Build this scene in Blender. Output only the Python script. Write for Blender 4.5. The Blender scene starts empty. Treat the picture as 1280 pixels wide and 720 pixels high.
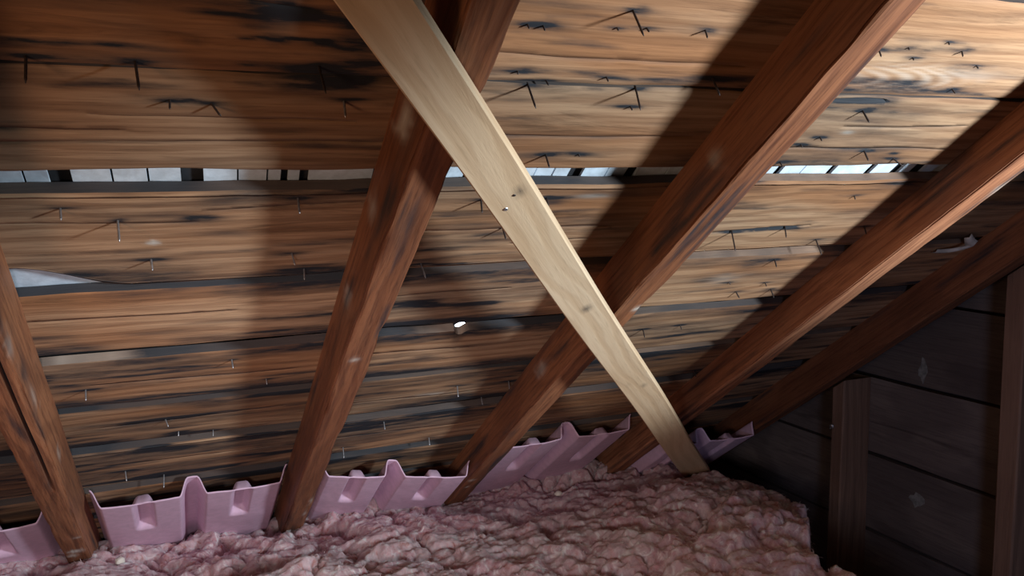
import bpy, bmesh, math, random
import numpy as np
from mathutils import Vector, Matrix, noise as mn
random.seed(7); np.random.seed(7)
C = bpy.context.scene.collection
H = 1.15                      # camera height above the attic floor
S = 0.62163; CS, SN = math.cos(S), math.sin(S)     # roof pitch
D = 0.5566                    # distance of the deck's underside from the camera, along the roof normal
T = 0.0150                    # deck board thickness

# ------------------------------------------------------------------ camera
cam = bpy.data.cameras.new('camera'); co = bpy.data.objects.new('camera', cam); C.objects.link(co)
r = Vector((0.91868955, -0.39467013, -0.01565229)); u = Vector((0.06176544, 0.10440762, 0.99261477)); f = Vector((0.39012119, 0.91287159, -0.12029516))
M = Matrix((( r.x, u.x, -f.x, 0), (r.y, u.y, -f.y, 0), (r.z, u.z, -f.z, H), (0, 0, 0, 1)))
co.matrix_world = M
cam.sensor_width = 36; cam.lens = 29.4328; cam.clip_start = 0.02
bpy.context.scene.camera = co
# ------------------------------------------------------------------ world, light, exposure
w = bpy.data.worlds.new('daylight'); bpy.context.scene.world = w; w.use_nodes = True
w.node_tree.nodes['Background'].inputs[0].default_value = (0.80, 0.90, 1.0, 1)
w.node_tree.nodes['Background'].inputs[1].default_value = 9.0
vs = bpy.context.scene.view_settings
vs.view_transform = 'Standard'; vs.look = 'None'; vs.gamma = 1; vs.use_curve_mapping = False; vs.exposure = 0.0

def roofpt(x, v, n):          # roof frame (along boards, down the slope, out through the deck) -> world
    return Vector((x, v*CS + n*SN, -v*SN + n*CS + H))
def spot(name, loc, to, power, col, size, ang, blend):
    l = bpy.data.lights.new(name, 'SPOT'); l.energy = power; l.color = col; l.shadow_soft_size = size
    l.spot_size = math.radians(ang); l.spot_blend = blend
    o = bpy.data.objects.new(name, l); C.objects.link(o); o.location = loc
    o.rotation_euler = (Vector(to) - Vector(loc)).to_track_quat('-Z', 'Y').to_euler(); return o
def area(name, loc, to, power, col, sx, sy):
    l = bpy.data.lights.new(name, 'AREA'); l.shape = 'RECTANGLE'; l.size = sx; l.size_y = sy; l.energy = power; l.color = col
    o = bpy.data.objects.new(name, l); C.objects.link(o); o.location = loc
    o.rotation_euler = (Vector(to) - Vector(loc)).to_track_quat('-Z', 'Y').to_euler(); return o
# work lamp standing to the right, aimed up at the deck
spot('work_light', roofpt(1.35, -0.05, -0.15), roofpt(0.74, 0.74, D), 132, (0.80, 0.92, 1.0), 0.075, 54.5, 0.50)
# warm hand lamp beside the photographer
spot('hand_light', (-0.10, 0.12, H - 0.25), (0.18, 1.6, H - 0.88), 29, (1.0, 0.93, 0.97), 0.08, 84, 1.0)
area('warm_fill', (-0.75, 0.0, H - 0.15), (-0.05, 1.0, H + 0.05), 1.15, (1.0, 0.62, 0.38), 0.25, 0.25).data.spread = math.radians(95)  # added warm fill for the left deck, no lamp known there
# added cool fill on the gable wall, in place of bluish haze
spot('cool_fill', (0.30, -0.30, H - 0.42), (1.57, 1.22, H - 0.50), 20, (0.58, 0.68, 1.0), 0.12, 46, 1.0)

# ------------------------------------------------------------------ numpy noise
def _h(ix, iy, s):
    n = (ix.astype(np.int64)*374761393 + iy.astype(np.int64)*668265263 + s*1274126177) & 0xffffffff
    n = ((n ^ (n >> 13))*1274126177) & 0xffffffff
    n = n ^ (n >> 16)
    return (n & 0xffff)/65535.0
def vnoise(x, y, s=0):
    x = np.asarray(x, float); y = np.asarray(y, float); x, y = np.broadcast_arrays(x, y)
    ix = np.floor(x); iy = np.floor(y); fx = x-ix; fy = y-iy
    fx = fx*fx*(3-2*fx); fy = fy*fy*(3-2*fy)
    a = _h(ix, iy, s); b = _h(ix+1, iy, s); c = _h(ix, iy+1, s); d = _h(ix+1, iy+1, s)
    return (a*(1-fx)+b*fx)*(1-fy) + (c*(1-fx)+d*fx)*fy
def fbm(x, y, s=0, o=4):
    t = 0; a = 0.5; k = 0
    for i in range(o):
        t = t + a*vnoise(np.asarray(x)*2**i + 17.3*i, np.asarray(y)*2**i + 5.1*i, s+i); k += a; a *= 0.5
    return t/k
def sstep(a, b, x):
    t = np.clip((x-a)/(b-a), 0, 1); return t*t*(3-2*t)

# ------------------------------------------------------------------ materials
def mat(name):
    m = bpy.data.materials.new(name); m.use_nodes = True; nt = m.node_tree
    return m, nt, nt.nodes['Principled BSDF']
def mixc(nt, fac, a, b, mode='MIX'):
    n = nt.nodes.new('ShaderNodeMix'); n.data_type = 'RGBA'; n.blend_type = mode
    for s, v in ((n.inputs[0], fac), (n.inputs[6], a), (n.inputs[7], b)):
        if hasattr(v, 'is_output'): nt.links.new(v, s)
        elif isinstance(v, (int, float)): s.default_value = v
        else: s.default_value = (*v, 1)
    return n.outputs[2]
def math_(nt, op, a, b=0.0, clamp=False):
    n = nt.nodes.new('ShaderNodeMath'); n.operation = op; n.use_clamp = clamp
    for s, v in ((n.inputs[0], a), (n.inputs[1], b)):
        if hasattr(v, 'is_output'): nt.links.new(v, s)
        else: s.default_value = v
    return n.outputs[0]
def ramp(nt, x, p0, p1):
    n = nt.nodes.new('ShaderNodeMapRange'); n.clamp = True; n.interpolation_type = 'SMOOTHSTEP'
    nt.links.new(x, n.inputs[0]); n.inputs[1].default_value = p0; n.inputs[2].default_value = p1
    return n.outputs[0]
def coords(nt, scale, offs=True, rotz=0):
    tc = nt.nodes.new('ShaderNodeTexCoord'); mp = nt.nodes.new('ShaderNodeMapping')
    src = tc.outputs['Object']
    if offs:
        oi = nt.nodes.new('ShaderNodeObjectInfo'); ad = nt.nodes.new('ShaderNodeVectorMath'); ad.operation = 'ADD'
        ml = math_(nt, 'MULTIPLY', oi.outputs['Random'], 9.0)
        nt.links.new(src, ad.inputs[0]); nt.links.new(ml, ad.inputs[1]); src = ad.outputs[0]
    if rotz:
        mr = nt.nodes.new('ShaderNodeMapping'); mr.inputs['Rotation'].default_value = (0, 0, rotz)
        nt.links.new(src, mr.inputs[0]); src = mr.outputs[0]
    nt.links.new(src, mp.inputs[0]); mp.inputs['Scale'].default_value = scale
    return mp.outputs[0]
def noise(nt, vec, scale, detail=4, rough=0.55, dist=0.0):
    n = nt.nodes.new('ShaderNodeTexNoise'); nt.links.new(vec, n.inputs['Vector'])
    n.inputs['Scale'].default_value = scale; n.inputs['Detail'].default_value = detail
    n.inputs['Roughness'].default_value = rough; n.inputs['Distortion'].default_value = dist
    return n.outputs[0]
def attr(nt, nm):
    n = nt.nodes.new('ShaderNodeAttribute'); n.attribute_name = nm; return n.outputs['Fac']
def wood(name, base, light, dark, axis='x', streak=0.6, fine=0.5, ring=0.35, rough=0.75, bump=0.5, streakcol=(0.03, 0.022, 0.02), spec=0.3):
    m, nt, b = mat(name)
    rz = 0 if axis == 'x' else (math.pi/2)
    def cc(a, c, offs=True):      # grain runs along the axis
        s = {'x': (a, c, c), 'y': (c, a, c), 'z': (c, c, a)}[axis]
        return coords(nt, s, offs)
    tone = noise(nt, cc(1.6, 7), 1.0, 3)
    c = mixc(nt, ramp(nt, tone, 0.30, 0.70), base, light)
    # growth rings
    wv = nt.nodes.new('ShaderNodeTexWave'); wv.wave_type = 'BANDS'; wv.bands_direction = {'x': 'Y', 'y': 'X', 'z': 'X'}[axis]
    nt.links.new(cc(0.5, 1.0), wv.inputs['Vector']); wv.inputs['Scale'].default_value = 13; wv.inputs['Distortion'].default_value = 12
    wv.inputs['Detail'].default_value = 3; wv.inputs['Detail Scale'].default_value = 0.35; wv.inputs['Detail Roughness'].default_value = 0.45
    rg = ramp(nt, wv.outputs['Fac'], 0.35, 0.95)
    c = mixc(nt, math_(nt, 'MULTIPLY', rg, ring), c, dark)
    # fine fibre
    fn = noise(nt, cc(7, 190), 1.0, 4, 0.65)
    c = mixc(nt, math_(nt, 'MULTIPLY', ramp(nt, fn, 0.42, 0.68), fine), c, dark)
    fleck = noise(nt, cc(24, 330), 1.0, 2, 0.5)
    c = mixc(nt, math_(nt, 'MULTIPLY', ramp(nt, fleck, 0.58, 0.72), fine*0.6), c, tuple(x*0.5 for x in dark))
    # weathered streaks
    st = noise(nt, cc(2.4, 22), 1.0, 8, 0.66, 0.9)
    c = mixc(nt, math_(nt, 'MULTIPLY', ramp(nt, st, 0.54, 0.74), streak), c, streakcol)
    # stains, dirt, painted crack shade and pale scars that were laid on vertices
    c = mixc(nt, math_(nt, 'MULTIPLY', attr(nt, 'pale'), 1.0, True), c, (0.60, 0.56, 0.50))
    sn = math_(nt, 'MULTIPLY', attr(nt, 'stain_shade'), math_(nt, 'MULTIPLY', 1.7, noise(nt, cc(16, 110), 1.0, 5, 0.7)), True)
    c = mixc(nt, sn, c, (0.022, 0.024, 0.030))
    c = mixc(nt, math_(nt, 'MULTIPLY', attr(nt, 'weather'), 0.85, True), c, (0.050, 0.050, 0.055))
    oi = nt.nodes.new('ShaderNodeObjectInfo'); hs = nt.nodes.new('ShaderNodeHueSaturation')
    nt.links.new(math_(nt, 'ADD', 0.78, math_(nt, 'MULTIPLY', oi.outputs['Random'], 0.40)), hs.inputs['Value']); nt.links.new(c, hs.inputs['Color'])
    nt.links.new(hs.outputs[0], b.inputs['Base Color'])
    b.inputs['Roughness'].default_value = rough; b.inputs['Specular IOR Level'].default_value = spec
    bp = nt.nodes.new('ShaderNodeBump'); bp.inputs['Strength'].default_value = bump; bp.inputs['Distance'].default_value = 0.0016
    hh = math_(nt, 'ADD', math_(nt, 'MULTIPLY', fn, -0.8), math_(nt, 'MULTIPLY', rg, -0.45))
    hh = math_(nt, 'SUBTRACT', hh, math_(nt, 'MULTIPLY', ramp(nt, st, 0.5, 0.75), 0.7))
    nt.links.new(hh, bp.inputs['Height']); nt.links.new(bp.outputs[0], b.inputs['Normal'])
    return m
M_DECK = wood('deck_wood', (0.38, 0.175, 0.078), (0.53, 0.335, 0.20), (0.17, 0.070, 0.030), streakcol=(0.045, 0.024, 0.014), streak=0.66, fine=0.38, ring=0.34)
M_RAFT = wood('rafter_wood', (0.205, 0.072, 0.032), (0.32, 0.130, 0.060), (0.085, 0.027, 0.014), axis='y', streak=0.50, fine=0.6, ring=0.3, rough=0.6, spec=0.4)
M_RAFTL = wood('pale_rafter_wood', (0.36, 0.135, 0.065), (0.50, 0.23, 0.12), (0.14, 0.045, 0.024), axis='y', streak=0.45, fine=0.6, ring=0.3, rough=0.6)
M_GABLE = wood('gable_wood', (0.125, 0.098, 0.09), (0.18, 0.145, 0.13), (0.06, 0.045, 0.045), axis='y', streak=0.6, fine=0.4, ring=0.4)
M_STUD = wood('stud_wood', (0.22, 0.125, 0.085), (0.30, 0.18, 0.125), (0.13, 0.07, 0.05), axis='z', streak=0.25, fine=0.4, ring=0.3)
M_PINE = wood('pine', (0.65, 0.45, 0.275), (0.73, 0.55, 0.37), (0.54, 0.35, 0.20), axis='y', streak=0.0, fine=0.30, ring=0.42, rough=0.65, bump=0.25)
def plain(name, col, rough=0.7, metal=0.0, var=0.0, scale=30, bump=0.0):
    m, nt, b = mat(name)
    n = noise(nt, coords(nt, (1, 1, 1)), scale, 5)
    c = mixc(nt, ramp(nt, n, 0.3, 0.7), tuple(x*(1-var) for x in col), tuple(min(1, x*(1+var)) for x in col))
    nt.links.new(c, b.inputs['Base Color']); b.inputs['Roughness'].default_value = rough; b.inputs['Metallic'].default_value = metal
    if bump:
        bp = nt.nodes.new('ShaderNodeBump'); bp.inputs['Strength'].default_value = bump; bp.inputs['Distance'].default_value = 0.002
        nt.links.new(n, bp.inputs['Height']); nt.links.new(bp.outputs[0], b.inputs['Normal'])
    return m
M_NAIL = plain('rusty_steel', (0.055, 0.042, 0.040), 0.5, 0.6, 0.3, 200)
M_NAILP = plain('zinc_steel', (0.42, 0.42, 0.44), 0.35, 0.8, 0.2, 200)
M_SHING = plain('pale_shingle', (0.66, 0.76, 0.86), 0.8, 0, 0.12, 60, 0.4)
M_FELT = plain('roofing_felt', (0.02, 0.02, 0.024), 0.95, 0, 0.3, 50, 0.3)
M_OUT = plain('dark_boards', (0.07, 0.05, 0.04), 0.9, 0, 0.3, 8)
M_FOAM = plain('pink_foam', (0.76, 0.52, 0.67), 0.55, 0, 0.06, 70, 0.25)
M_FOAM.node_tree.nodes['Principled BSDF'].inputs['Subsurface Weight'].default_value = 0.0
M_CRUMB = plain('white_foam', (0.80, 0.76, 0.66), 0.8, 0, 0.08, 90, 0.5)
M_RESIN = plain('grey_resin', (0.42, 0.40, 0.38), 0.5, 0, 0.3, 60, 0.5)

# ------------------------------------------------------------------ object helpers
def link(name, me, m=None, parent=None, loc=None, rot=None):
    o = bpy.data.objects.new(name, me); C.objects.link(o)
    if m: me.materials.append(m)
    if parent: o.parent = parent
    if loc is not None: o.location = loc
    if rot is not None: o.rotation_euler = rot
    return o
def mesh(name, V, F, smooth=False, attrs=None):
    me = bpy.data.meshes.new(name); me.from_pydata([tuple(p) for p in V], [], [tuple(q) for q in F]); me.update()
    if smooth: me.polygons.foreach_set('use_smooth', [True]*len(me.polygons))
    for k, a in (attrs or {}).items():
        at = me.attributes.new(k, 'FLOAT', 'POINT'); at.data.foreach_set('value', np.asarray(a, dtype=np.float32))
    return me
def gridfaces(nu, nv, off=0, closed=False):
    i = np.arange(nu-1)[:, None]; j = np.arange(nv if closed else nv-1)[None, :]
    a = i*nv+j; b = i*nv+(j+1) % nv; c = (i+1)*nv+(j+1) % nv; d = (i+1)*nv+j
    return (np.stack([a, d, c, b], -1).reshape(-1, 4)+off)
def boxmesh(name, x0, x1, y0, y1, z0, z1, bev=0.0):
    bm = bmesh.new()
    bmesh.ops.create_cube(bm, size=1)
    for v in bm.verts:
        v.co = Vector(((x0+x1)/2+v.co.x*(x1-x0), (y0+y1)/2+v.co.y*(y1-y0), (z0+z1)/2+v.co.z*(z1-z0)))
    if bev: bmesh.ops.bevel(bm, geom=bm.edges[:], offset=bev, segments=2, affect='EDGES')
    me = bpy.data.meshes.new(name); bm.to_mesh(me); bm.free(); return me
def tag(o, label=None, cat=None, group=None, kind=None):
    if label: o['label'] = label
    if cat: o['category'] = cat
    if group: o['group'] = group
    if kind: o['kind'] = kind
    return o
def empty(name, loc=(0, 0, 0), rot=(0, 0, 0), parent=None):
    o = bpy.data.objects.new(name, None); C.objects.link(o); o.location = loc; o.rotation_euler = rot
    o.empty_display_size = 0.1
    if parent: o.parent = parent
    return o

# ================================================================== ROOF DECK (the sloping ceiling)
ROT = (-S, 0, 0)
ceil = tag(empty('ceiling', (0, 0, H), ROT), kind='structure')
XL, XR = -1.9, 1.62
#  nails: x, v, tip dx, length
NAILS = [(0.44,0.489,0.0,0.034),(0.368,0.598,0.0,0.031),(0.498,0.597,-0.005,0.03),(0.354,0.516,0.0,0.007),(0.337,0.515,0.001,0.006),(0.432,0.512,0.002,0.004),(0.466,0.51,0.001,0.006),(0.349,0.577,-0.001,0.005),(0.453,0.581,0.0,0.007),(0.385,0.59,0.002,0.006),(0.432,0.713,-0.001,0.02),(0.505,0.626,0.0,0.006),(0.474,0.712,0.002,0.004),(0.181,0.629,-0.002,0.02),(-0.086,0.584,0.0,0.03),(-0.005,0.585,0.002,0.033),(0.022,0.633,-0.001,0.011),(0.056,0.637,0.009,0.014),(0.15,0.582,0.002,0.033),(-0.086,0.802,0.001,0.015),(-0.034,0.827,0.001,0.027),(-0.004,0.91,0.001,0.016),(0.153,0.792,-0.001,0.021),(0.157,0.91,0.002,0.018),(0.177,0.950,-0.002,0.017),(-0.105,1.269,0.0,0.018),(0.097,1.209,0.001,0.015),(0.154,1.295,0.0,0.01),(-0.001,1.423,0.005,0.014),(0.077,1.500,-0.001,0.012),(0.02,1.487,-0.001,0.009),(-0.075,1.663,0.002,0.02),(-0.009,1.714,-0.002,0.027),(0.624,1.427,-0.003,0.017),(0.588,1.498,-0.002,0.017),(0.516,1.422,-0.004,0.023),(0.529,1.711,-0.002,0.018),(0.338,1.697,-0.002,0.024),(0.401,1.571,-0.001,0.017),(0.378,0.803,-0.004,0.02),(0.428,0.869,0.0,0.019),(0.334,0.952,0.002,0.024),(0.468,0.802,-0.002,0.014),(0.785,0.518,-0.003,0.011),(0.825,0.512,-0.001,0.004),(0.847,0.527,-0.001,0.004),(0.915,0.512,-0.006,0.009),(0.878,0.499,-0.001,0.004),(0.96,0.533,0.002,0.005),(0.849,0.622,0.0,0.02),(0.923,0.704,-0.001,0.017),(0.992,0.722,0.012,0.015),(0.586,0.575,-0.001,0.026),(0.536,0.507,-0.002,0.011),(0.792,0.729,0.0,0.009),(0.962,0.576,0.002,0.008),(0.821,0.676,-0.001,0.007),(0.8,0.691,0.0,0.005),(0.825,0.904,-0.009,0.035),(0.926,0.899,-0.008,0.019),(1.021,0.941,-0.003,0.03),(0.977,1.001,-0.004,0.016),(1.047,1.113,-0.001,0.019),(0.966,1.112,0.003,0.014),(0.926,1.075,0.004,0.004),(1.015,1.086,0.0,0.008),(1.098,0.905,-0.005,0.016),(0.998,0.814,-0.001,0.007),(0.836,1.24,-0.003,0.018),(0.917,1.237,0.0,0.01),(1.098,1.49,-0.003,0.017)]
# dark stains with a shape of their own, and shade painted into wide splits: x, v, half length, half width, strength
STAINS_SHADE = [(0.11,0.52,0.035,0.022,1.1),(0.16,0.60,0.05,0.02,0.9),(0.19,0.55,0.04,0.035,0.9),(0.20,0.50,0.05,0.03,0.9),(0.932,1.018,0.030,0.009,0.8),(0.866,1.06,0.028,0.012,0.6),
          (0.012,0.818,0.035,0.008,0.7),(0.478,0.808,0.02,0.012,0.9),(0.452,1.085,0.03,0.010,0.8),(0.413,1.267,0.02,0.006,0.8),(0.888,0.655,0.05,0.012,0.45),
          (0.36,0.488,0.07,0.004,0.6),(0.05,0.83,0.035,0.006,0.8),(0.08,0.86,0.03,0.007,0.6),(0.13,0.675,0.03,0.004,0.5),(0.5,1.47,0.08,0.012,0.8),(0.58,1.43,0.07,0.014,0.7),
          (0.0,1.10,0.06,0.008,0.6),(0.09,1.08,0.05,0.007,0.5),(0.38,0.86,0.06,0.007,0.6),(0.44,0.90,0.06,0.006,0.5),(0.55,0.86,0.06,0.010,0.6),(0.10,1.26,0.07,0.005,0.5),(-0.02,1.46,0.06,0.008,0.6),(0.12,1.44,0.05,0.006,0.6),(0.35,1.25,0.05,0.006,0.6),(0.5,1.24,0.05,0.006,0.5),
          (0.83,0.605,0.038,0.0030,1.8),(0.93,0.902,0.05,0.0035,1.5),(0.84,0.906,0.04,0.0020,1.2),(0.985,0.71,0.012,0.004,1.2),(0.93,0.535,0.02,0.006,0.6),(0.83,0.50,0.02,0.004,0.4),(0.8,0.88,0.05,0.004,0.3),(0.07,0.515,0.10,0.006,0.35)]  # first three darken the wide splits, shade put into the colour
PALES = [(-0.032,1.561,0.018,0.008,0.9),(0.472,1.448,0.03,0.005,0.7),(0.0,0.872,0.004,0.004,1.5),(0.53,0.80,0.02,0.004,0.6),(0.86,0.665,0.012,0.004,0.8),(0.90,1.06,0.03,0.012,0.35),(0.97,0.55,0.05,0.008,0.25),(0.40,1.17,0.06,0.004,0.5)]
def board(name, v0, v1, seed, x0=XL, x1=XR, cracks=(), lowfn=None, upfn=None, step=0.005, warp=0.0016, dv=0.003):
    xs = np.arange(x0, x1+1e-6, step); n = len(xs); m = max(6, int((v1-v0)/dv))
    e0 = v0 + 0.0045*(fbm(xs*7, 0, seed, 4)-0.5)*2 + (upfn(xs) if upfn else 0)
    e1 = v1 + 0.0045*(fbm(xs*7, 9, seed+50, 4)-0.5)*2 + (lowfn(xs) if lowfn else 0)
    t = np.linspace(0, 1, m)
    # crowd stations at the rims so that the arris can be rounded
    t = np.concatenate([[0, .012, .035], t[2:-2], [.965, .988, 1]]); m = len(t)
    V = e0[:, None]*(1-t) + e1[:, None]*t; X = np.repeat(xs[:, None], m, 1)
    # snap nearest stations to cracks
    depth = np.zeros_like(V)
    cd = np.zeros_like(V)
    for (cx0, cx1, ca, cb, wd, dp) in cracks:        # from (cx0, ca) to (cx1, cb)
        s = np.clip((xs-cx0)/(cx1-cx0), 0, 1); inside = ((xs > cx0) & (xs < cx1))
        cv = ca+(cb-ca)*s + 0.006*(fbm(xs*6, 3, seed+int(ca*1000), 3)-0.5)*2
        ww = wd*np.sqrt(np.clip(np.sin(s*math.pi), 0, 1))*(0.55+0.9*fbm(xs*18, 1, seed+7, 2))*inside
        j = np.abs(V - cv[:, None]).argmin(1); j = np.clip(j, 4, m-5); ar = np.arange(n)
        ok = (ww > 1e-5)
        for a in ar[ok]:
            jj = j[a]; h_ = max(ww[a]/2, 0.0004); V[a, jj] = cv[a]
            q = 1
            V[a, jj-1] = cv[a]-h_; V[a, jj+1] = cv[a]+h_
            for q in (2, 3): V[a, jj-q] = min(V[a, jj-q], cv[a]-h_-0.0008*(q-1)); V[a, jj+q] = max(V[a, jj+q], cv[a]+h_+0.0008*(q-1))
            depth[a, jj] += dp*min(1, ww[a]/wd*1.6)
            e_ = min(1.0, ww[a]/wd*1.3)*min(1.0, wd/0.002); cd[a, jj] = e_; cd[a, jj-1] = 0.15*e_; cd[a, jj+1] = 0.15*e_
    Z = D - warp*fbm(X*3, V*22, seed+3, 4)*1.0 + depth
    Z += 0.0028*(np.exp(-t/0.02)+np.exp(-(1-t)/0.02))[None, :]*(0.3+fbm(X*9, V*3, seed+9, 2))
    st = np.zeros_like(V); pl = np.zeros_like(V)
    wob = np.clip(1+1.1*(fbm(X*22, V*120, seed+1, 3)-0.5)*2, 0.25, None)
    for (nx_, nv_, tx, ln) in NAILS:
        if v0-.02 < nv_ < v1+.02:
            q = ((X-nx_-0.002)/(0.010+0.01*vnoise(nx_*91, nv_*57, 2)))**2 + ((V-nv_)/0.0032)**2
            st += 0.95*np.exp(-q*wob)
            q = ((X-nx_)/0.050)**2 + ((V-nv_)/0.0050)**2
            st += 0.26*np.exp(-q*wob)
    for (sx, sv, a, b_, k) in STAINS_SHADE: st += k*np.exp(-(((X-sx)/a)**2+((V-sv)/b_)**2)*wob)
    for (sx, sv, a, b_, k) in PALES: pl += k*np.exp(-(((X-sx)/a)**2+((V-sv)/b_)**2)*wob)
    # mould running in from the joints
    eb = np.minimum((V-e0[:, None]), (e1[:, None]-V))
    st += sstep(0.030, 0.0, eb - 0.020*fbm(X*7, V*9, seed+11, 5))*(0.35 if seed <= 3 else 1.05)*(1-0.45*sstep(0.6, 0.8, X))*sstep(.34, .62, fbm(X*4.5, V*9, seed+12, 4))
    st += 0.85*sstep(0.60, 0.80, fbm(X*5.5, V*60, seed+13, 5))
    st += cd*1.9  # shade inside the cracks, painted dark
    low = sstep(1.10, 1.75, np.array((v0+v1)/2.0))*0.8
    st += low*sstep(0.46, 0.66, fbm(X*3.5, V*24, seed+15, 5))
    st += 0.5*sstep(0.52, 0.72, fbm(X*2.5+3, V*16, seed+16, 5))
    if seed == 2:                # flame figure of a knot, pale and dark bands
        q = (X-0.80)/0.15+((V-0.563)/0.020)**2*0.42+0.25*fbm(X*14, V*40, 77, 3)
        mk = np.exp(-(((X-0.865)/0.095)**2+((V-0.560)/0.024)**2)**2)
        bd = 0.5+0.5*np.sin(q*26)
        pl += mk*bd*0.32; st += mk*(1-bd)**2*0.22
    V_ = [np.stack([X, V, Z], -1).reshape(-1, 3)]
    top = np.stack([np.stack([xs, e1, np.full(n, D+T)], -1), np.stack([xs, e0, np.full(n, D+T)], -1)], 1)
    # edge rings: duplicate rims so that the sawn edges have their own grey, sharp shading
    rim = np.stack([np.stack([xs, e0, Z[:, 0]], -1), np.stack([xs, e0, np.full(n, D+T)], -1), np.stack([xs, e1, np.full(n, D+T)], -1), np.stack([xs, e1, Z[:, -1]], -1)], 1)
    V_.append(rim.reshape(-1, 3)); Vall = np.concatenate(V_)
    F = gridfaces(n, m)[:, ::1]; F2 = gridfaces(n, 4, n*m)
    pst = np.concatenate([st.ravel(), np.repeat((1.5*sstep(.35, .7, fbm(xs*5, 2, seed, 3))*(0.55+0.45*sstep(0.75, 0.25, xs)))[:, None], 4, 1).ravel()])
    pale_edge = np.zeros(n)              # paler stretches of the sawn edges
    if seed == 6: pale_edge = np.exp(-(((xs-0.43)/0.055)**2)**2)+0.9*np.exp(-(((xs+0.09)/0.07)**2)**2)
    if seed in (4, 5, 7): pale_edge = 0.5*sstep(0.70, 0.80, xs)
    pale_edge = np.clip(pale_edge*(0.6+0.5*fbm(xs*40, 1, seed, 2)), 0, 1)
    b4 = np.repeat(pale_edge[:, None], 4, 1).ravel()
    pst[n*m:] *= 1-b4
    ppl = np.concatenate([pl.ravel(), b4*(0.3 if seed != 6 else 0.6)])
    pw = np.concatenate([np.zeros(n*m), 1-b4])
    me = mesh(name, Vall, np.concatenate([F, F2]), False, {'stain_shade': np.clip(pst, 0, 2.6), 'pale': np.clip(ppl, 0, 1), 'weather': pw})
    sm = np.zeros(len(F)+len(F2), bool); sm[:len(F)] = True
    me.polygons.foreach_set('use_smooth', sm)
    o = link(name, me, M_DECK, ceil); return o
def notch(xs):                      # waney lower edge of the third course
    return -0.052*sstep(-0.02, -0.15, xs) - 0.010*sstep(0.0, -0.08, xs)*0 + 0.010*sstep(0.35, -0.05, xs)*0 - 0.006*sstep(0.05, 0.3, xs) + 0.006
def pinhole(xs):
    return 0.0
boards = []
boards.append(board('roof_board', 0.255, 0.408, 1))
boards.append(board('roof_board', 0.437, 0.5925, 2, cracks=((0.30, 0.62, 0.552, 0.556, 0.0012, 0.004), (-0.2, 0.25, 0.50, 0.515, 0.001, 0.003))))
boards.append(board('roof_board', 0.5955, 0.7405, 3, cracks=((-0.9, 0.235, 0.702, 0.690, 0.0036, 0.010), (0.235, 0.62, 0.676, 0.675, 0.0026, 0.008), (-0.6, -0.01, 0.673, 0.677, 0.0022, 0.008), (-0.05, 0.2, 0.655, 0.66, 0.001, 0.004),
            (0.783, 0.875, 0.606, 0.604, 0.0075, 0.012), (0.76, 1.12, 0.700, 0.700, 0.0014, 0.005), (0.84, 1.07, 0.655, 0.646, 0.0016, 0.006))))
boards.append(board('roof_board', 0.777, 0.966, 4, lowfn=notch, cracks=((-0.2, 0.05, 0.822, 0.835, 0.0012, 0.004), (0.785, 0.975, 0.908, 0.897, 0.0085, 0.012), (0.28, 0.6, 0.868, 0.875, 0.0014, 0.005), (0.05, 0.23, 0.815, 0.800, 0.0012, 0.004), (0.45, 0.64, 0.912, 0.905, 0.0015, 0.005))))
boards.append(board('roof_board', 0.987, 1.147, 5, cracks=((-0.15, 0.10, 1.045, 1.05, 0.0015, 0.005), (0.25, 0.5, 1.04, 1.035, 0.0012, 0.004))))
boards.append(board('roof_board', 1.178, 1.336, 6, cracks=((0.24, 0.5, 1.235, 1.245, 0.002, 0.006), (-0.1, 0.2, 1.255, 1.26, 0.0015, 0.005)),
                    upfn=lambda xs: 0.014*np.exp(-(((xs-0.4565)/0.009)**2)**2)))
boards.append(board('roof_board', 1.358, 1.510, 7, cracks=((-0.1, 0.2, 1.43, 1.42, 0.002, 0.006), (0.24, 0.6, 1.45, 1.455, 0.003, 0.008))))
boards.append(board('roof_board', 1.548, 1.735, 8, cracks=((-0.12, 0.2, 1.62, 1.63, 0.002, 0.006), (0.3, 0.6, 1.63, 1.64, 0.002, 0.006))))
boards.append(board('roof_board', 1.772, 1.925, 9))
boards.append(board('roof_board', 1.950, 2.110, 10, step=0.03, dv=0.01))
boards.append(board('roof_board', 2.130, 2.56, 11, step=0.04, dv=0.01))
vv = 0.235
k = 12
while vv > -1.25:
    boards.append(board('roof_board', vv-0.165, vv, k, step=0.03, dv=0.01)); vv -= 0.185; k += 1
# far ends of the deck beyond the left wall are not needed

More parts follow.
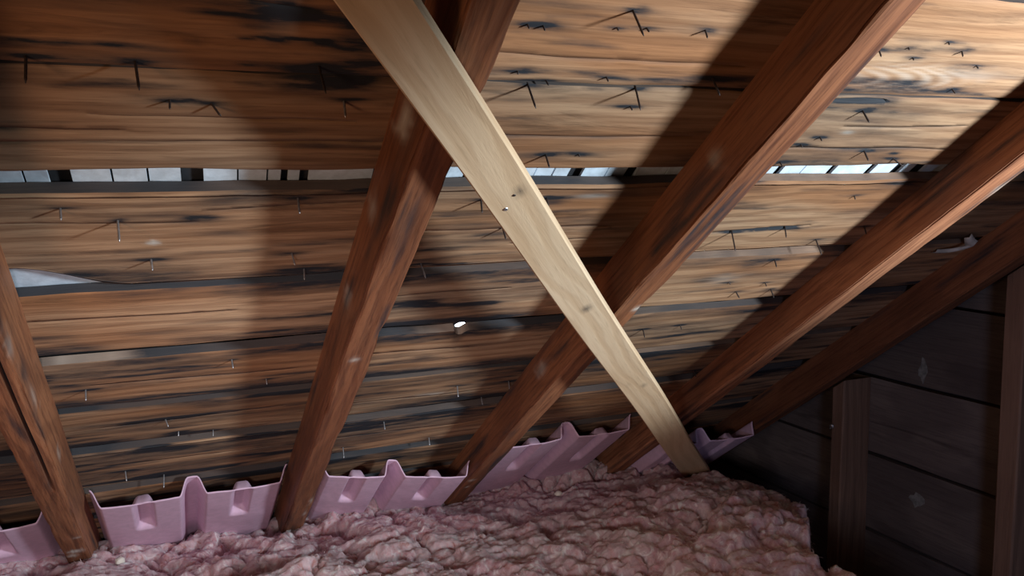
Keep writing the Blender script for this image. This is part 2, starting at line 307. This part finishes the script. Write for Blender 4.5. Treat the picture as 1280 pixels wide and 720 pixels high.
def nailmesh(name, ln, dx, dv, r_=0.0014, head=False):
    V = []; F = []; ns = 6; segs = [(0.004, 1), (-ln*0.85, 1), (-ln, 0.35)]
    for z, k_ in segs:
        fr = -min(z, 0)/max(ln, 1e-4)
        for i in range(ns):
            a = i*math.tau/ns; V.append((dx*fr+r_*k_*math.cos(a), dv*fr+r_*k_*math.sin(a), z))
    for s in range(len(segs)-1):
        for i in range(ns): F.append((s*ns+i, s*ns+(i+1) % ns, (s+1)*ns+(i+1) % ns, (s+1)*ns+i))
    F.append(tuple(range((len(segs)-1)*ns, len(segs)*ns))[::1])
    return mesh(name, V, F, True)
bounds = [(0.255, 0.408), (0.437, 0.5925), (0.5925, 0.76), (0.76, 0.978), (0.978, 1.16), (1.16, 1.346), (1.346, 1.53), (1.53, 1.755), (1.755, 1.925)]
for (nx_, nv_, tx, ln) in NAILS:
    bi = next(i for i, b in enumerate(bounds) if b[0] <= nv_ < b[1])
    pale = (nx_ < 0.65 and nv_ > 0.9) or (nx_ < 0.2 and nv_ > 0.78) or (0.17 < nx_ < 0.19)
    o = link('nail', nailmesh('nail', ln, tx, random.uniform(-.001, .001), 0.00125 if ln > 0.012 else 0.0010), M_NAILP if pale else M_NAIL, boards[bi], (nx_, nv_, D-0.0005))
# curl of torn bark on the deck between the two right hand rafters
V = []; F = []
for i in range(15):
    s = i/14; a = s*2.3
    cx, cy = 1.385+0.028*math.sin(a*1.1)-0.05*s*s, 0.955+0.05*s
    wd_ = 0.007+0.006*math.sin(s*math.pi)
    for j, (dz, o_) in enumerate(((0, 0), (0.004, wd_), (0.0, wd_*1.7))):
        V.append((cx+o_*0.4, cy-o_+0.004*math.sin(9*s), D-0.004-0.012*math.sin(s*math.pi)-dz))
for i in range(14):
    for j in range(2): F.append((i*3+j, i*3+j+1, (i+1)*3+j+1, (i+1)*3+j))
me = mesh('bark_curl', V, F, True); o = link('bark_curl', me, M_RESIN, boards[3]); o['label'] = 'pale curled sliver of bark'
sd = o.modifiers.new('thick', 'SOLIDIFY'); sd.thickness = 0.002

# shingles above the slots, each its own piece, overlapping the course below
def shingle(x0, x1, v0, v1, n0, tilt, slant):
    V = []
    for (x, v) in ((x0+slant*0.5, v0), (x1+slant*0.5, v0), (x1-slant*0.5, v1), (x0-slant*0.5, v1)):
        for dn_ in (0, 0.004): V.append((x, v, n0+dn_+tilt*(x-x0)/(x1-x0)))
    F = [(0, 2, 4, 6)[::-1], (1, 3, 5, 7), (0, 1, 3, 2)[::-1], (2, 3, 5, 4)[::-1], (4, 5, 7, 6)[::-1], (6, 7, 1, 0)[::-1]]
    return link('shingle', mesh('shingle', V, F), M_SHING, ceil)
cuts = [(-0.34,-0.26),(-0.258,-0.175),(-0.172,-0.112),(-0.110,-0.090),(-0.070,-0.035),(-0.033,-0.002),(0.0,0.030),(0.052,0.085),(0.087,0.115),(0.117,0.130),(0.138,0.150),(0.160,0.23),(0.25,0.29),(0.292,0.34),(0.345,0.388),(0.402,0.43),(0.432,0.455),(0.457,0.476),(0.497,0.53),(0.532,0.56),(0.575,0.62),(0.622,0.67),(0.69,0.745),(0.75,0.80),(0.81,0.845),(0.847,0.892),(0.905,0.965),(0.978,1.015),(1.035,1.055),(1.08,1.13),(1.16,1.25),(1.27,1.35),(1.37,1.45),(1.47,1.56)]
for a, b_ in cuts:
    shingle(a*1.03, b_*1.03, 0.715, 0.815, D+T+0.0015+random.uniform(0, 0.0008), random.uniform(-0.0015, 0.0015), -0.004 + 0.05*0)
for a, b_ in ((-0.26, -0.19), (-0.188, -0.10), (-0.10, -0.04)): shingle(a, b_, 0.90, 1.03, D+T+0.0015, 0.0, 0.002)
# roofing felt over everything, with the small hole that lets the daylight in
HX, HV, HR = 0.4668, 1.2030, 0.0095
nF = D+T+0.0085
V = []; F = []
x0, x1, v0, v1 = -4.2, 1.75, -1.32, 2.75
outer = [(x0, v0), (HX, v0), (x1, v0), (x1, HV), (x1, v1), (HX, v1), (x0, v1), (x0, HV)]
inner = [(HX+HR*math.cos(a)*(1+0.35*math.sin(3*a)), HV+HR*math.sin(a)) for a in [math.radians(d) for d in (225, 270, 315, 0, 45, 90, 135, 180)]]
for p in outer+inner: V.append((p[0], p[1], nF))
for i in range(8): F.append((i, (i+1) % 8, 8+(i+1) % 8, 8+i))
link('roofing_felt', mesh('roofing_felt', V, F), M_FELT, ceil)

# ================================================================== REST OF THE SHELL (outside or at the rim of the view)
ridge_y = roofpt(0, -1.32, nF).y; ridge_z = roofpt(0, -1.32, nF).z
eave_y = ridge_y + ridge_z/math.tan(S); back_y = ridge_y - ridge_z/math.tan(S)
def quad(name, pts, m, th, kind='structure'):
    me = mesh(name, pts, [tuple(range(len(pts)))]); o = link(name, me, m); o['kind'] = kind
    sd = o.modifiers.new('thick', 'SOLIDIFY'); sd.thickness = th; sd.offset = 1 if th > 0 else -1; return o
fl = link('floor', boxmesh('floor', -4.2, 1.75, back_y-0.05, eave_y+0.05, -0.06, 0.0), M_OUT); fl['kind'] = 'structure'
wl = link('wall_left', mesh('wall_left', [(-4.2, back_y, 0), (-4.2, eave_y, 0), (-4.2, ridge_y, ridge_z), (-4.15, back_y, 0), (-4.15, eave_y, 0), (-4.15, ridge_y, ridge_z)],
          [(0, 1, 2), (3, 5, 4), (0, 3, 4, 1), (1, 4, 5, 2), (2, 5, 3, 0)]), M_OUT); wl['kind'] = 'structure'
ob = quad('wall_back', [(-4.2, back_y, 0), (1.75, back_y, 0), (1.75, ridge_y, ridge_z), (-4.2, ridge_y, ridge_z)], M_OUT, 0.03)
# gable wall on the right: horizontal boards, each a part
GX = 1.572
wr = tag(empty('wall_right', (GX, 0, 0)), kind='structure')
def roofy(z, n):              # y where the slope at depth n reaches height z (world)
    zz = z - H; v = (n*CS - zz)/SN; return v*CS + n*SN
GR = 0.1935
zc = H - 0.4687 - GR*4
rows = 0
while zc < ridge_z:
    z0, z1 = max(0.001, zc + 0.004), min(zc + GR - 0.004, ridge_z-0.01)
    if z1 > 0.02:
        y1a, y1b = roofy(z0, D+0.010), roofy(z1, D+0.010); y0a = 2*ridge_y - y1a + 0.02; y0b = 2*ridge_y - y1b + 0.02
        nn = 60; V = []; F = []
        for i in range(nn+1):
            s = i/nn; ya = y0a+(y1a-y0a)*s; yb = y0b+(y1b-y0b)*s
            ea = 0.003*(float(fbm(ya*5, 0, 70+rows, 3))-0.5)*2; eb = 0.003*(float(fbm(yb*5, 3, 90+rows, 3))-0.5)*2
            V += [(0.02, ya, z0+ea), (0.0, ya, z0+ea), (-0.001*math.sin(ya*3+rows), (ya+yb)/2, (z0+z1)/2), (0.0, yb, z1+eb), (0.02, yb, z1+eb)]
        F = [tuple(int(q) for q in ff)[::-1] for ff in gridfaces(nn+1, 5)]
        link('gable_board', mesh('gable_board', V, F), M_GABLE, wr, (0.012, 0, 0))
    zc += GR; rows += 1
link('sheathing', boxmesh('sheathing', 0.036, 0.06, back_y-0.05, eave_y+0.05, 0, ridge_z+0.1), M_FELT, wr)
# pale water stains on the gable boards, thin flakes of old paint
def flake(name, y, z, ry, rz, seed, x=GX-0.0004+0.012, m=M_RESIN, parent=None, lab=None):
    V = [(0, 0, 0)]; n = 14
    for i in range(n):
        a = i*math.tau/n; q = 0.6+0.7*float(vnoise(i*0.9, seed, seed)); V.append((0, math.cos(a)*ry*q, math.sin(a)*rz*q))
    V += [(0.003, p[1], p[2]) for p in V[1:]]
    F = [(0, 1+(i+1) % n, 1+i) for i in range(n)] + [(1+i, 1+(i+1) % n, 1+n+(i+1) % n, 1+n+i) for i in range(n)]
    o = link(name, mesh(name, V, F), m, parent, (x-GX, y, z) if parent else (x, y, z)); 
    if lab: o['label'] = lab
    return o
M_DUST = plain('grey_dust', (0.20, 0.20, 0.19), 0.9, 0, 0.35, 90)
flake('paint_flake', 1.345, H-0.430+0.0, 0.012, 0.030, 3, GX+0.0112, M_DUST, wr, 'pale grey smear on the gable board')
flake('paint_flake', 1.345, H-0.735, 0.020, 0.018, 5, GX+0.0112, M_DUST, wr, 'pale grey blotch on the gable board')

# ================================================================== RAFTERS
def rafter(cross, label, seed, mtl, v0=-1.28, v1=2.45, crack=None, pales=(), dents=(), loc_x=None):
    bl, br, dl, dr = cross[:4]; nb = cross[4] if len(cross) > 4 else 0.484
    xc = (bl+br)/2
    vs_ = np.concatenate([np.arange(v0, 0.2, 0.04), np.arange(0.2, 2.2, 0.009), np.arange(2.2, v1, 0.04)]); n = len(vs_)
    ring = []            # (x, n) from deck-left, down, across the bottom, up to deck-right
    def seg(a, b, k, end=False):
        for i in range(k+(1 if end else 0)): ring.append((a[0]+(b[0]-a[0])*i/k, a[1]+(b[1]-a[1])*i/k))
    cf = 0.0022
    seg((dl, D), (bl, nb+cf), 9); seg((bl, nb+cf), (bl+cf, nb), 2); seg((bl+cf, nb), (br-cf, nb), 10); seg((br-cf, nb), (br, nb+cf), 2); seg((br, nb+cf), (dr, D), 9, True)
    ring = np.array(ring); m = len(ring)
    X = np.repeat(ring[None, :, 0]-xc, n, 0); N = np.repeat(ring[None, :, 1], n, 0); V = np.repeat(vs_[:, None], m, 1)
    # slight wander and rough arrises
    X += 0.0022*(fbm(vs_*2.2, 0, seed, 3)-0.5)[:, None]*2
    ar = np.abs(np.arange(m)[None, :]-10); al = np.exp(-(ar/1.4)**2); ar2 = np.exp(-((np.arange(m)[None, :]-22)/1.4)**2)
    N += al*0.0030*fbm(vs_*14, 1, seed+1, 4)[:, None]**2*2; X += al*0.0030*fbm(vs_*14, 4, seed+1, 4)[:, None]**2*2
    N += ar2*0.0035*fbm(vs_*12, 2, seed+2, 4)[:, None]**2*2; X -= ar2*0.0035*fbm(vs_*12, 5, seed+2, 4)[:, None]**2*2
    for (dv, side, a, k_) in dents:
        g = np.exp(-((vs_-dv)/a)**2)[:, None]
        if side > 0: X -= ar2*g*k_; N += ar2*g*k_*0.8
        else: X += al*g*k_; N += al*g*k_*0.8
    st = 0.9*sstep(0.62, 0.80, fbm(V*4, X*70+N*70, seed+5, 4)); pl = np.zeros_like(X)
    sd_ = np.arange(m)[None, :]
    for (pv, pj, a, b_, k_) in pales: pl += k_*np.exp(-(((V-pv)/a)**2+((sd_-pj)/b_)**2)*np.clip(1+1.4*(fbm(V*60, sd_*0.8, seed+6, 3)-0.5)*2, 0.3, None))
    if crack:
        c0, c1, cj, wd_ = crack
        s = np.clip((vs_-c0)/(c1-c0), 0, 1); on_ = np.sqrt(np.sin(s*math.pi).clip(0, 1))*((vs_ > c0) & (vs_ < c1))
        N[:, cj] += 0.012*on_; X[:, cj-1] -= wd_*0.0*on_; X[:, cj-1] = X[:, cj]-wd_/2*on_ - (X[:, cj]-X[:, cj-1])*(1-on_); X[:, cj+1] = X[:, cj]+wd_/2*on_+(X[:, cj+1]-X[:, cj])*(1-on_)
        st[:, cj] += 1.3*on_
    N -= 0.0008*fbm(V*30, X*200, seed+8, 3)*((ar < 30))
    P = np.stack([X, V, N], -1).reshape(-1, 3)
    F = [tuple(int(q) for q in ff)[::-1] for ff in gridfaces(n, m)]
    F += [tuple((i*m, (i+1)*m, (i+1)*m+m-1, i*m+m-1)) for i in range(n-1)]
    F += [tuple(range(m)), tuple((n-1)*m+i for i in range(m))[::-1]]
    me = mesh('rafter', P, F, False, {'stain_shade': np.clip(st, 0, 1.5).ravel(), 'pale': np.clip(pl, 0, 1).ravel()})
    o = link('rafter', me, mtl, None, (xc, 0, H), ROT)
    return tag(o, label, 'rafter', 'sloping roof rafters')
rafter((-0.205, -0.158, -0.195, -0.150), 'leftmost rafter, dark red-brown with a long black split, at left edge', 21, M_RAFT, crack=(0.80, 1.50, 18, 0.006),
       pales=((1.90, 16, 0.010, 2.0, 1.0), (1.93, 14, 0.012, 1.5, 0.8), (1.80, 19, 0.006, 2, 0.6), (0.98, 24, 0.02, .7, 0.4), (1.15, 25, 0.03, .7, 0.35), (1.4, 26, 0.02, .7, 0.35)))
rafter((0.235, 0.281, 0.231, 0.278), 'red-brown rafter crossed near its top by the upper part of the pale brace', 22, M_RAFT,
       pales=((0.615, 4, 0.022, 1.6, 0.75), (0.78, 3, 0.02, 1.2, 0.4), (0.98, 4, 0.02, 1.2, 0.5), (1.09, 15, 0.006, 1.5, 0.6), (1.8, 20, 0.02, 0.7, 0.6), (1.9, 19, 0.02, 0.7, 0.6)), dents=((1.02, 1, 0.03, 0.006), (1.45, 1, 0.05, 0.008), (0.55, 1, .02, .004)))
rafter((0.640, 0.688, 0.641, 0.686), 'middle rafter crossed by the lower half of the pale brace', 23, M_RAFT,
       pales=((0.68, 4, 0.012, 1.2, 0.5), (1.3, 4, 0.02, 1.2, 0.5), (1.0, 19, 0.007, 1.2, 0.9), (1.85, 13, 0.006, 1.5, 0.8), (1.9, 14, 0.004, 1.0, 0.8)), dents=((0.99, 1, 0.015, 0.005), (0.93, -1, 0.01, 0.003)))
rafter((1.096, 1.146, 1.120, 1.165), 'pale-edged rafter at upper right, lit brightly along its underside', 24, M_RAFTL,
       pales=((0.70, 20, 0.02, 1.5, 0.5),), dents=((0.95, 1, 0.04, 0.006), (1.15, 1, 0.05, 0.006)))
rafter((1.442, 1.488, 1.445, 1.490), 'dark rafter in shadow beside the board end wall', 25, M_RAFT, dents=())

# ================================================================== GABLE STUDS
def stud(y0, y1, ztop_n, label, seed, x0=1.497, x1=1.583):
    # slope-cut top against the end rafter
    z0 = 0.0; n = 40
    zt = lambda y: H + (0.484*1.0 - y*SN)/CS if ztop_n is None else ztop_n
    V = []; ring = [(x0, y1), (x0+.002, y1), (x0, y0)]
    c = 0.003
    ring = [(x0, y0+c), (x0, y0+(y1-y0)*.5), (x0, y1-c), (x0+c, y1), (x1, y1), (x1, y0), ((x0+x1)/2, y0), (x0+c, y0)]
    for i in range(n+1):
        s = i/n
        for j, (x, y) in enumerate(ring):
            top = zt(y); z = z0+(top-z0)*s
            V.append((x-1.55+0.001*math.sin(z*9+seed+j), y-y0+0.0012*math.sin(z*6+seed), z))
    F = [tuple(int(q) for q in ff)[::-1] for ff in gridfaces(n+1, len(ring), 0, True)]
    F += [tuple(range(len(ring))), tuple(n*len(ring)+i for i in range(len(ring)))[::-1]]
    o = link('wall_stud', mesh('wall_stud', V, F), M_STUD, None, (1.55, y0, 0)); return tag(o, label, 'stud', 'studs of the end wall')
s2 = stud(1.492, 1.530, None, 'short wall stud under the dark rafter, steel screw in its edge', 1)
s1 = stud(1.050, 1.092, None, 'tall wall stud at the right edge of the picture', 2)
scr = nailmesh('screw', 0.022, 0.0, 0.0, 0.0022)
o = link('screw', scr, M_NAILP, s2, (1.493-1.55, 0.030, H-0.593), (0, math.radians(90), math.radians(35))); o['label'] = 'steel screw with round head'
hd = bmesh.new(); bmesh.ops.create_uvsphere(hd, u_segments=12, v_segments=6, radius=0.0055); [setattr(v, 'co', Vector((v.co.x, v.co.y, v.co.z*0.5))) for v in hd.verts]
me = bpy.data.meshes.new('screw_head'); hd.to_mesh(me); hd.free(); link('screw_head', me, M_NAILP, o)

# ================================================================== DIAGONAL BRACE
a0 = Vector((0.128, 0.617, 0.134+H)); a1 = Vector((0.188, 0.612, 0.137+H)); b1 = Vector((1.274, 1.718, -0.726+H)); b0 = Vector((1.146, 1.670, -0.692+H))
ct, cb_ = (a0+a1)/2, (b0+b1)/2
ax = (cb_-ct).normalized(); Lb = (cb_-ct).length
nrm = Vector((0, SN, CS)); sx = (a1-a0); sx = (sx - ax*sx.dot(ax)).normalized()
nz = ax.cross(sx)
if nz.dot(nrm) < 0: nz = -nz
ex0, ex1 = -0.35, Lb+0.13
V = []; st = []; pl = []; F = []
nn = 150; th = 0.017
W0 = ((a1-a0) - ax*(a1-a0).dot(ax)).length; W1 = ((b1-b0) - ax*(b1-b0).dot(ax)).length
print('BRACE widths', W0, W1, 'len', Lb)
c = 0.0018
KN = [(0.30, 0.012, 0.006), (0.305, -0.004, 0.004), (0.62, 0.004, 0.007), (1.00, 0.010, 0.005), (0.98, -0.012, 0.004)]
for i in range(nn+1):
    s = ex0+(ex1-ex0)*i/nn; hw = (W0+(W1-W0)*min(1, max(0, s/Lb)))/2
    hw = max(hw, 0.0)
    ring = [(hw, 0.0+c), (hw-c, 0)] + [(hw-c-(2*hw-2*c)*j/12, 0) for j in range(1, 12)] + [(-hw+c, 0), (-hw, c), (-hw, th), (hw, th)]
    for (x, z) in ring:
        V.append((x+0.0012*math.sin(s*7), s, z)); q = 0
        for (ks, kx, kr) in KN: q += 1.0*math.exp(-(((s-ks)/kr)**2+((x-kx)/kr)**2)*1.0)
        st.append(q*0.9); pl.append(0)
m_ = len(ring)
F = [tuple(int(q) for q in ff) for ff in gridfaces(nn+1, m_, 0, True)] + [tuple(range(m_))[::-1], tuple(nn*m_+i for i in range(m_))]
me = mesh('diagonal_brace', V, F, False, {'stain_shade': np.clip(st, 0, 0.8)})
bo = link('diagonal_brace', me, M_PINE)
mw = Matrix((( sx.x, ax.x, nz.x, ct.x), (sx.y, ax.y, nz.y, ct.y), (sx.z, ax.z, nz.z, ct.z), (0, 0, 0, 1)))
bo.matrix_world = mw
tag(bo, 'long pale new pine board running diagonally in front of the rafters', 'brace')
def dot(name, x, s, r_, m):
    bm = bmesh.new(); bmesh.ops.create_uvsphere(bm, u_segments=10, v_segments=6, radius=r_)
    for v in bm.verts: v.co.z *= 0.35
    me = bpy.data.meshes.new(name); bm.to_mesh(me); bm.free(); o = link(name, me, m, bo, (x, s, -0.0003)); return o
dot('nail_head', -0.010, 0.318, 0.0028, M_NAILP); dot('nail_head', 0.006, 0.300, 0.0020, M_NAIL)

# ================================================================== PINK FOAM VENT BAFFLES
def baffle(x0, x1, nL, nR, va, label, loc_d, seed, vb=2.42, vaR=None, ridge=0.5, dented=True):
    W = x1-x0; nu = 150; dv = 0.006; vs_ = np.arange(0, vb-va, dv); nv = len(vs_)
    uu = np.linspace(0, 1, nu); x = x0+W*uu
    base = nL+(nR-nL)*uu
    prof = np.zeros(nu)               # rise toward the deck
    fl_w, rg_w = 0.055, 0.045
    up = 0.036
    prof += up*(1-sstep(0.0, fl_w, uu)) + up*sstep(1-fl_w, 1.0, uu)
    prof += up*(sstep(ridge-0.055-rg_w*.3, ridge-0.022, uu)*(1-sstep(ridge+0.022, ridge+0.055+rg_w*.3, uu)))
    sag = -0.004*(np.sin(np.clip(uu/ridge, 0, 1)*math.pi)+np.sin(np.clip((uu-ridge)/(1-ridge), 0, 1)*math.pi))
    Z = base[:, None]+prof[:, None]+sag[:, None]+np.zeros((nu, nv))
    U = np.repeat(uu[:, None], nv, 1); VV = np.repeat(vs_[None, :], nu, 0)
    for cx in (ridge*0.5, ridge+(1-ridge)*0.5):
        wu = 0.022
        bx = sstep(cx-wu-0.035, cx-wu, U)*(1-sstep(cx+wu, cx+wu+0.035, U))
        for k_ in range(3):
            s0 = 0.003+k_*0.38
            dd = sstep(s0, s0+0.010, VV)*(1-sstep(s0+0.165, s0+0.185, VV))
            Z += 0.020*bx*dd
    Z += 0.0015*(fbm(U*5, VV*9, seed, 3)-0.5)*2
    edge = 0.010*(fbm(uu*9, 0, seed+1, 3)-0.5)
    sl = 0 if vaR is None else (vaR-va)
    Vv = va+VV+(edge+sl*uu)[:, None]*np.exp(-VV/0.2)
    X = np.repeat(x[:, None], nv, 1)
    P = np.stack([X-(x0+x1)/2, Vv, Z], -1).reshape(-1, 3)
    F = [tuple(int(q) for q in ff) for ff in gridfaces(nu, nv)]
    me = mesh('vent_baffle', P, F, True)
    o = link('vent_baffle', me, M_FOAM, None, ((x0+x1)/2, 0, H), ROT)
    sd = o.modifiers.new('sheet', 'SOLIDIFY'); sd.thickness = 0.0022; sd.offset = 1
    return tag(o, label, 'baffle', 'pink foam rafter vent baffles')
baffle(-0.60, -0.215, 0.515, 0.515, 1.775, 'pink foam vent baffle at bottom left corner, left of the leftmost rafter', 0, 31)
baffle(-0.143, 0.228, 0.5175, 0.5165, 1.745, 'pink foam vent baffle between the split leftmost rafter and the next', 0, 32)
baffle(0.290, 0.634, 0.517, 0.474, 1.745, 'pink foam vent baffle just right of the second rafter, sagging to its right', 0, 33, vaR=1.775, ridge=0.47)
baffle(0.700, 1.050, 0.520, 0.515, 1.745, 'pink foam vent baffle left of the brace foot, with curled-up right corner', 0, 34, ridge=0.50, vaR=1.73)
baffle(1.158, 1.432, 0.470, 0.466, 1.78, 'partly hidden pink foam vent baffle behind the foot of the pale brace', 0, 35, ridge=0.38)

# ================================================================== PINK FIBREGLASS INSULATION
M_INS, nt, b = mat('pink_fibreglass')
t1 = noise(nt, coords(nt, (1, 1, 1), False), 9, 5, 0.6, 0.8); t2 = noise(nt, coords(nt, (1.3, 1, 1), False), 34, 5, 0.65, 1.2); t3 = noise(nt, coords(nt, (1, 1, 1), False), 120, 3)
c = mixc(nt, ramp(nt, t1, 0.35, 0.65), (0.48, 0.275, 0.305), (0.60, 0.44, 0.46))
b.inputs['Subsurface Weight'].default_value = 0.85; b.inputs['Subsurface Radius'].default_value = (1, 0.6, 0.6); b.inputs['Subsurface Scale'].default_value = 0.022
c = mixc(nt, ramp(nt, t2, 0.50, 0.70), c, (0.78, 0.70, 0.70))
c = mixc(nt, math_(nt, 'MULTIPLY', ramp(nt, t2, 0.46, 0.30), 0.75), c, (0.40, 0.15, 0.12))
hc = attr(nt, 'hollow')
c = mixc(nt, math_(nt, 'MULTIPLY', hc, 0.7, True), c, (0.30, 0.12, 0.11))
c = mixc(nt, math_(nt, 'MULTIPLY', ramp(nt, t3, 0.4, 0.7), 0.25), c, (0.80, 0.70, 0.68))
nt.links.new(c, b.inputs['Base Color']); b.inputs['Roughness'].default_value = 1.0; b.inputs['Specular IOR Level'].default_value = 0.05
bp = nt.nodes.new('ShaderNodeBump'); bp.inputs['Strength'].default_value = 0.5; bp.inputs['Distance'].default_value = 0.003
nt.links.new(math_(nt, 'ADD', t2, math_(nt, 'MULTIPLY', t3, 0.6)), bp.inputs['Height']); nt.links.new(bp.outputs[0], b.inputs['Normal'])
def ins_h(X, Y):
    z = -0.720 - 0.075*sstep(1.35, 1.95, Y) + 0.02*sstep(1.3, 0.9, Y)
    z = z + 0.030*np.exp(-(((X-1.16)/0.22)**2+((Y-1.68)/0.20)**2))
    z = z - 0.022*np.exp(-(((X-0.75)/0.18)**2+((Y-1.9)/0.2)**2))
    z = z + 0.020*np.exp(-(((X-0.40)/0.18)**2+((Y-1.9)/0.15)**2))
    wx = X+0.055*(fbm(X*16, Y*16, 5, 4)-0.5)*2; wy = Y+0.055*(fbm(X*16, Y*16, 8, 4)-0.5)*2
    def puff(sc, sd, rr=0.80):
        px, py = wx*sc, wy*sc; ix, iy = np.floor(px), np.floor(py); best = np.full(px.shape, 0.0)
        for a in (-1, 0, 1):
            for c_ in (-1, 0, 1):
                jx = ix+a; jy = iy+c_
                d2 = (px-jx-_h(jx, jy, sd))**2+(py-jy-_h(jx, jy, sd+9))**2
                rad = rr*(0.75+0.45*_h(jx, jy, sd+4))
                best = best + np.sqrt(np.clip(rad*rad-d2, 0, None))**5
        return best**0.2/rr
    b1 = puff(11, 41); b2 = puff(25, 43); b3 = puff(60, 45)
    lum = 0.034*(fbm(X*4, Y*4, 40, 2)-0.5)*2 + 0.040*(b1-0.6) + 0.022*(b2-0.6) + 0.0060*(b3-.6)
    lum = lum + 0.0055*(fbm(X*62, Y*62, 47, 4)-0.5)*2
    return z+lum, b1, b2, b3
nx, ny = 620, 430
gx = np.linspace(-1.2, 1.560, nx); gy = np.linspace(0.75, 2.25, ny)
X, Y = np.meshgrid(gx, gy, indexing='ij')
Z, q1, q2, q3 = ins_h(X, Y)
# right rim of the blanket drops away before the gable wall
rim = 1.135+0.225*sstep(1.12, 1.50, Y)+0.02*(fbm(Y*9, 0, 60, 3)-0.5)*2
dr = sstep(-0.025, 0.03, X-rim)
Z = Z - 0.02*sstep(-0.10, 0.0, X-rim) - dr*0.30
X = X - 0.018*dr*(1-dr)*4*0.5
lim = (D*CS*0+ (0.545 - Y*SN)/CS)          # never above the deck
Z = np.minimum(Z, lim-0.004)
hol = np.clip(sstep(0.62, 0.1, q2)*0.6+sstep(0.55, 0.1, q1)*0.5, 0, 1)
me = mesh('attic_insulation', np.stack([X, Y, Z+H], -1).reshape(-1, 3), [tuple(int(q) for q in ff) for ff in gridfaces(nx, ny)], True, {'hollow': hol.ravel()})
ins = link('attic_insulation', me, M_INS)
tag(ins, 'fluffy pink and white fibreglass insulation blanket covering the attic floor', 'insulation', kind='stuff')
# loose wisps standing out of the blanket
V = []; F = []; ho = []
rs = np.random.RandomState(5); NW = 26000
px_ = rs.uniform(-0.55, 1.45, NW); py_ = rs.uniform(1.0, 2.0, NW)
ix = np.clip(((px_-gx[0])/(gx[1]-gx[0])).astype(int), 0, nx-1); iy = np.clip(((py_-gy[0])/(gy[1]-gy[0])).astype(int), 0, ny-1)
pz_ = Z[ix, iy]+H; px_ = X[ix, iy]; py_ = Y[ix, iy]
for i in range(NW):
    a = rs.uniform(0, math.tau); el = rs.uniform(0.05, 0.9); ln = rs.uniform(0.006, 0.018); wd_ = rs.uniform(0.0003, 0.0009)
    d_ = np.array([math.cos(a)*math.cos(el), math.sin(a)*math.cos(el), math.sin(el)]); sd_ = np.array([-math.sin(a), math.cos(a), rs.uniform(-.6, .6)])
    p = np.array([px_[i], py_[i], pz_[i]-0.002]); bend = rs.uniform(-1, 1)*ln*0.5; base = len(V)
    for k_ in range(4):
        t = k_/3; qd = p+d_*ln*t+sd_*bend*t*t+np.array([0, 0, -0.5*ln*t*t]); ww = wd_*(1-0.8*t)
        V.append(qd-sd_*ww); V.append(qd+sd_*ww)
    for k_ in range(3): F.append((base+2*k_, base+2*k_+1, base+2*k_+3, base+2*k_+2))
M_WISP = plain('pale_fibre', (0.72, 0.56, 0.56), 1.0, 0, 0.25, 40)
wi = link('loose_fibre', mesh('loose_fibre', V, F, False), M_WISP, ins); wi['kind'] = 'stuff'

def crumb(x, y, z, r_, label, seed):
    bm = bmesh.new(); bmesh.ops.create_icosphere(bm, subdivisions=2, radius=r_)
    for v in bm.verts:
        n_ = mn.noise(v.co*160+Vector((seed, 0, 0))); v.co *= 1+0.28*n_; v.co.z *= 0.75; v.co.x *= 1.15
    me = bpy.data.meshes.new('foam_crumb'); bm.to_mesh(me); bm.free()
    tag(link('foam_crumb', me, M_CRUMB, None, (x, y, z)), label, 'foam crumb', 'crumbs of white foam on the insulation')
def surf(x, y):
    i = int((x-gx[0])/(gx[1]-gx[0])); j = int((y-gy[0])/(gy[1]-gy[0])); return float(Z[i, j])+H
for (dx_, dy_, dz_, seed, r_, lb) in ((-0.0567, 1.0, -0.412, 3, 0.0095, 'white foam crumb at the foot of the leftmost rafter'), (0.492, 1.0, -0.425, 8, 0.0085, 'white foam crumb on the insulation below the middle rafter')):
    # walk out along the sight line until it meets the blanket
    y = 1.2
    while y < 2.2 and dz_*y+H > surf(dx_*y, y): y += 0.004
    crumb(dx_*y, y, surf(dx_*y, y)+r_*0.35, r_, lb, seed)
print('tris', sum(len(o.data.polygons)*2 for o in bpy.data.objects if o.type == 'MESH'))
